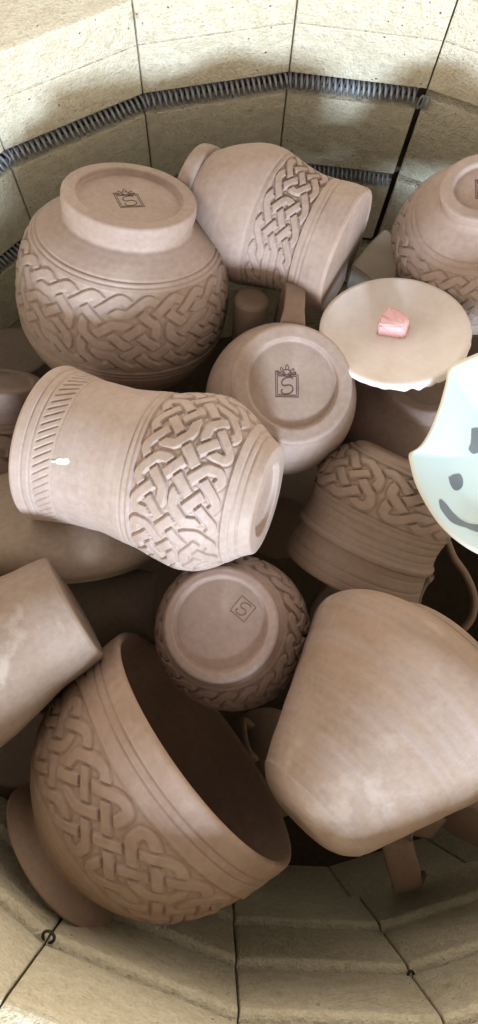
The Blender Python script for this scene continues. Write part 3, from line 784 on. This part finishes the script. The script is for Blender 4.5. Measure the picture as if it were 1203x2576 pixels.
def brush(pts, wd):
    P = catmull(pts, 6); T = np.gradient(P, axis=0); T /= np.linalg.norm(T, axis=1)[:, None]; t = np.linspace(0, 1, len(P)); w = np.interp(t, *wd)
    Lft = P + np.stack([-T[:, 1], T[:, 0]], 1) * w[:, None]; Rgt = P - np.stack([-T[:, 1], T[:, 0]], 1) * w[:, None]
    bm = bmesh.new(); rows = []
    for a_, b_ in zip(Lft, Rgt):
        row = []
        for f in (0, .25, .5, .75, 1):
            q = on_plane(*(a_ + (b_ - a_) * f), O, -24 * k) / k; row.append(bm.verts.new((q[0] * k, q[1] * k, (dish_z(q[0], q[1]) + .9) * k)))
        rows.append(row)
    for q in range(len(rows) - 1):
        for j in range(4): bm.faces.new((rows[q][j], rows[q + 1][j], rows[q + 1][j + 1], rows[q][j + 1]))
    bmesh.ops.recalc_face_normals(bm, faces=bm.faces)
    if sum(f.normal.z for f in bm.faces) < 0: bmesh.ops.reverse_faces(bm, faces=bm.faces)
    add('painted_stroke', from_bm('painted_stroke', bm, True), M_spot, O)
brush([(1113, 1261), (1126, 1284), (1150, 1311), (1180, 1325), (1215, 1332), (1260, 1325)], ([0, .1, .35, .55, .7, 1], [3, 9, 10, 6, 10, 5]))

# --- big smooth bowl, lower right
fr = axis_from(753, 2067, .47, .654, -.756, -7)
P_, oP, kP = pot('plain_jar', fr, [dict(part='body', pts=[(4, .01), (0, 72)], step=14), dict(part='body', pts=[(0, 72), (4, 98), (20, 134), (44, 162)], step=3),
    dict(part='body', pts=[(44, 162), (76, 178), (147, 209), (275, 264), (365, 304), (428, 332), (464, 342), (500, 331), (533, 304), (566, 251), (582, 205), (590, 188)], step=5, grooves=[(52, 7, 1.2)]),
    dict(part='rim', pts=[(590, 188), (594, 192), (606, 190)], step=3)]
    + lip_and_inside(606, 190, 13, 30, 90, 'rim'), M_burn, .8, 420, wob=1.5, seed=18)
tag(P_, 'large smooth streaky jar on its side at the lower right, the largest plain piece', 'jar')

# --- big carved bowl, lower left, mouth up to the right
def lens_edge(sgn): return [(q, 3 + sgn * 3.75 * (1 - abs(((q % 24) - 12) / 12.7) ** 6)) for q in np.linspace(0, 48, 385)]
fr = axis_from(515, 1868, .518, -.785, .62, -14)
dia = lambda i, j: abs((i % 24) - 12) < (8, 8, 12.1, 12.1, 8, 8)[int(j)]
Q_, oQ, kQ = pot('carved_bowl', fr, [dict(part='inside', pts=[(385, .01), (385, 120)], step=16), dict(part='inside', pts=[(385, 120), (330, 230), (230, 305), (110, 322), (2, 326)], step=8),
    dict(part='rim', pts=[(2, 326), (-5, 331), (-6, 338), (-2, 344), (8, 347), (40, 347), (88, 346)], step=2.5, grooves=[(46, 6, 3.5), (66, 6, 3.5)]),
    dict(part='knot_band', pts=[(88, 346), (140, 344), (210, 326), (280, 300), (330, 264)], step=STEP,
         cut=knot_cut(48, 6, 5.2, hw=.24, gap=.085, margin=.85, active=dia, extra=[lens_edge(1), lens_edge(-1)], wall=lambda i, j: 'v' if (i % 24 == 0 and j == 3) or (i % 24 in (7, 17) and j == 2) or (i % 24 == 12 and j in (1, 5)) else ('h' if i % 24 in (9, 15) and j == 4 else None))),
    dict(part='body', pts=[(330, 264), (368, 224), (396, 186), (408, 164)], step=3, grooves=[(336, 5, 3), (348, 5, 3)]),
    dict(part='foot_ring', pts=[(408, 164), (414, 164), (432, 182), (456, 202)], step=3), dict(part='foot_ring', pts=[(456, 202), (462, 202), (464, 194), (464, 166), (456, 156), (449, .01)], step=8)], M_brown, .12, 960, seed=19)
tag(Q_, 'large carved bowl tipped on its side showing its dark mouth, at the lower left', 'bowl', 'carved footed bowls')

# --- mug below the big smooth bowl, with strap handle
fr = axis_from(1190, 2085, .59, .2, -.6, -20)
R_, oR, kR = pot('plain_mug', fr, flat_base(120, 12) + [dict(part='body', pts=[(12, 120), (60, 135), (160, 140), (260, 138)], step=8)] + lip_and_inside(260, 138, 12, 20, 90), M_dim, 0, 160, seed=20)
tag(R_, 'dim mug with a strap handle hanging under the large smooth jar', 'mug')
hq = [(1100, 2080, 0.585), (1040, 2075, 0.575), (1000, 2095, 0.570), (1003, 2140, 0.575), (1018, 2190, 0.590), (1024, 2225, 0.610), (1030, 2228, 0.650), (1040, 2205, 0.690)]
sweep('handle', [local_pt(R_, at(*q)) for q in hq], 78 * kR, 20 * kR, M_dim, R_, up=local_pt(R_, at(1300, 2110, .58)) - local_pt(R_, at(1180, 2150, .58)), n=60, round_=.5)

# --- pieces seen in the gaps lower in the pile
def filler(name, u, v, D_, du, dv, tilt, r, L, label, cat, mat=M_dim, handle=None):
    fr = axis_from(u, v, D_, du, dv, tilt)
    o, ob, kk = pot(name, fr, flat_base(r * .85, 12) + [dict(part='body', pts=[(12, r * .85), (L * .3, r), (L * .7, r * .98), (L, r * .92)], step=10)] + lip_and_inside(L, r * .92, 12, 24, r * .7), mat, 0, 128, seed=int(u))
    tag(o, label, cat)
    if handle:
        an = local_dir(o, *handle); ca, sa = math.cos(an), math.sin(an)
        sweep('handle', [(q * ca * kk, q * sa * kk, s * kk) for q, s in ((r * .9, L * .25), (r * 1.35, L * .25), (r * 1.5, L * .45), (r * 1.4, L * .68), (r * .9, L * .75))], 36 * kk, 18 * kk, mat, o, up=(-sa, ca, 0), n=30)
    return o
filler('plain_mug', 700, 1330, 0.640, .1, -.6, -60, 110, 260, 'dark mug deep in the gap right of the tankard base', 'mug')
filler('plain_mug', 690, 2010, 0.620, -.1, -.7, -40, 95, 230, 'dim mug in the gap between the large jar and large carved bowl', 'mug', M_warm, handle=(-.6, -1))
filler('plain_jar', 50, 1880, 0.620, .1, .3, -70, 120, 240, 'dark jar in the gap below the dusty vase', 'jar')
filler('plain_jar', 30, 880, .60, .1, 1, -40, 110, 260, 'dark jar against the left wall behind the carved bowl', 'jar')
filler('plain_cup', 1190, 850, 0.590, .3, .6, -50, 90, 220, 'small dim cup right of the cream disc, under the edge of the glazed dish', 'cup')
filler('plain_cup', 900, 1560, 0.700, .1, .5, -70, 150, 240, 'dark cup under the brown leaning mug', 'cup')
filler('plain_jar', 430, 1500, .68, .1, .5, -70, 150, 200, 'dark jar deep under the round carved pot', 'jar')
# pale prop between the jug and the right hand bowl
bm = bmesh.new()
poly = [(884, 668), (925, 616), (968, 572), (1010, 600), (1000, 700), (950, 716)]
tv = [bm.verts.new(at(u, v, .49)) for u, v in poly]; bv = [bm.verts.new(np.array(t_.co) - np.array([0, 0, .03])) for t_ in tv]
bm.faces.new(tv); bm.faces.new(bv[::-1])
for i_ in range(len(tv)): bm.faces.new((tv[i_], bv[i_], bv[(i_ + 1) % len(tv)], tv[(i_ + 1) % len(tv)]))
bmesh.ops.recalc_face_normals(bm, faces=bm.faces); bmesh.ops.bevel(bm, geom=bm.edges[:], offset=.0015, segments=2, affect='EDGES')
tag(add('kiln_prop', from_bm('kiln_prop', bm), M_shelf), 'pale broken prop block wedged between the jug and the right bowl', 'prop')

# ================================================================ LIGHT
w = bpy.data.worlds.new('World'); sc.world = w; w.use_nodes = True
bg = w.node_tree.nodes['Background']; nt = w.node_tree
# a room: dim ceiling (and the person leaning over), brighter walls round about, extra brightness added opposite the window to lift the near kiln wall
tc = nt.nodes.new('ShaderNodeTexCoord'); sx = nt.nodes.new('ShaderNodeSeparateXYZ'); nt.links.new(tc.outputs['Generated'], sx.inputs[0])
cr = nt.nodes.new('ShaderNodeValToRGB'); e = cr.color_ramp.elements
while len(e) < 6: e.new(.5)
for k_, (p_, c_) in enumerate(((0, (.9, .80, .67)), (.1, (1.7, 1.52, 1.28)), (.34, (1.8, 1.61, 1.36)), (.56, (1.0, .9, .77)), (.75, (.34, .31, .27)), (1, (.03, .028, .026)))):
    e[k_].position = p_; e[k_].color = (*c_, 1)
nt.links.new(sx.outputs['Z'], cr.inputs['Fac'])
dt = nt.nodes.new('ShaderNodeVectorMath'); dt.operation = 'DOT_PRODUCT'; nt.links.new(tc.outputs['Generated'], dt.inputs[0]); dt.inputs[1].default_value = (.42, -.91, 0)
mr = nt.nodes.new('ShaderNodeMapRange'); nt.links.new(dt.outputs['Value'], mr.inputs['Value']); mr.inputs['From Min'].default_value = -1; mr.inputs['To Min'].default_value = 1.5; mr.inputs['To Max'].default_value = 1.22
nt.links.new(cr.outputs['Color'], bg.inputs['Color']); nt.links.new(mr.outputs['Result'], bg.inputs['Strength'])
sc.cycles.diffuse_bounces = 2
def area(name, loc, target, sx, sy, power, color):
    l = bpy.data.lights.new(name, 'AREA'); l.shape = 'RECTANGLE'; l.size = sx; l.size_y = sy; l.energy = power; l.color = color
    o = bpy.data.objects.new(name, l); COL.objects.link(o); o.location = loc
    o.rotation_euler = (Vector(target) - Vector(loc)).to_track_quat('-Z', 'Y').to_euler(); return o
az, el, dist = math.radians(-82), math.radians(19), 2.4
tg = Vector((.06, .2, H - .46))
area('window_light', tg + Vector((math.cos(az) * math.cos(el), math.sin(az) * math.cos(el), math.sin(el))) * dist, tg, 0.45, .34, 108, (.62, .79, 1.0))
vs_ = sc.view_settings; vs_.view_transform = 'Standard'; vs_.look = 'None'; vs_.exposure = 0; vs_.gamma = 1; vs_.use_curve_mapping = False
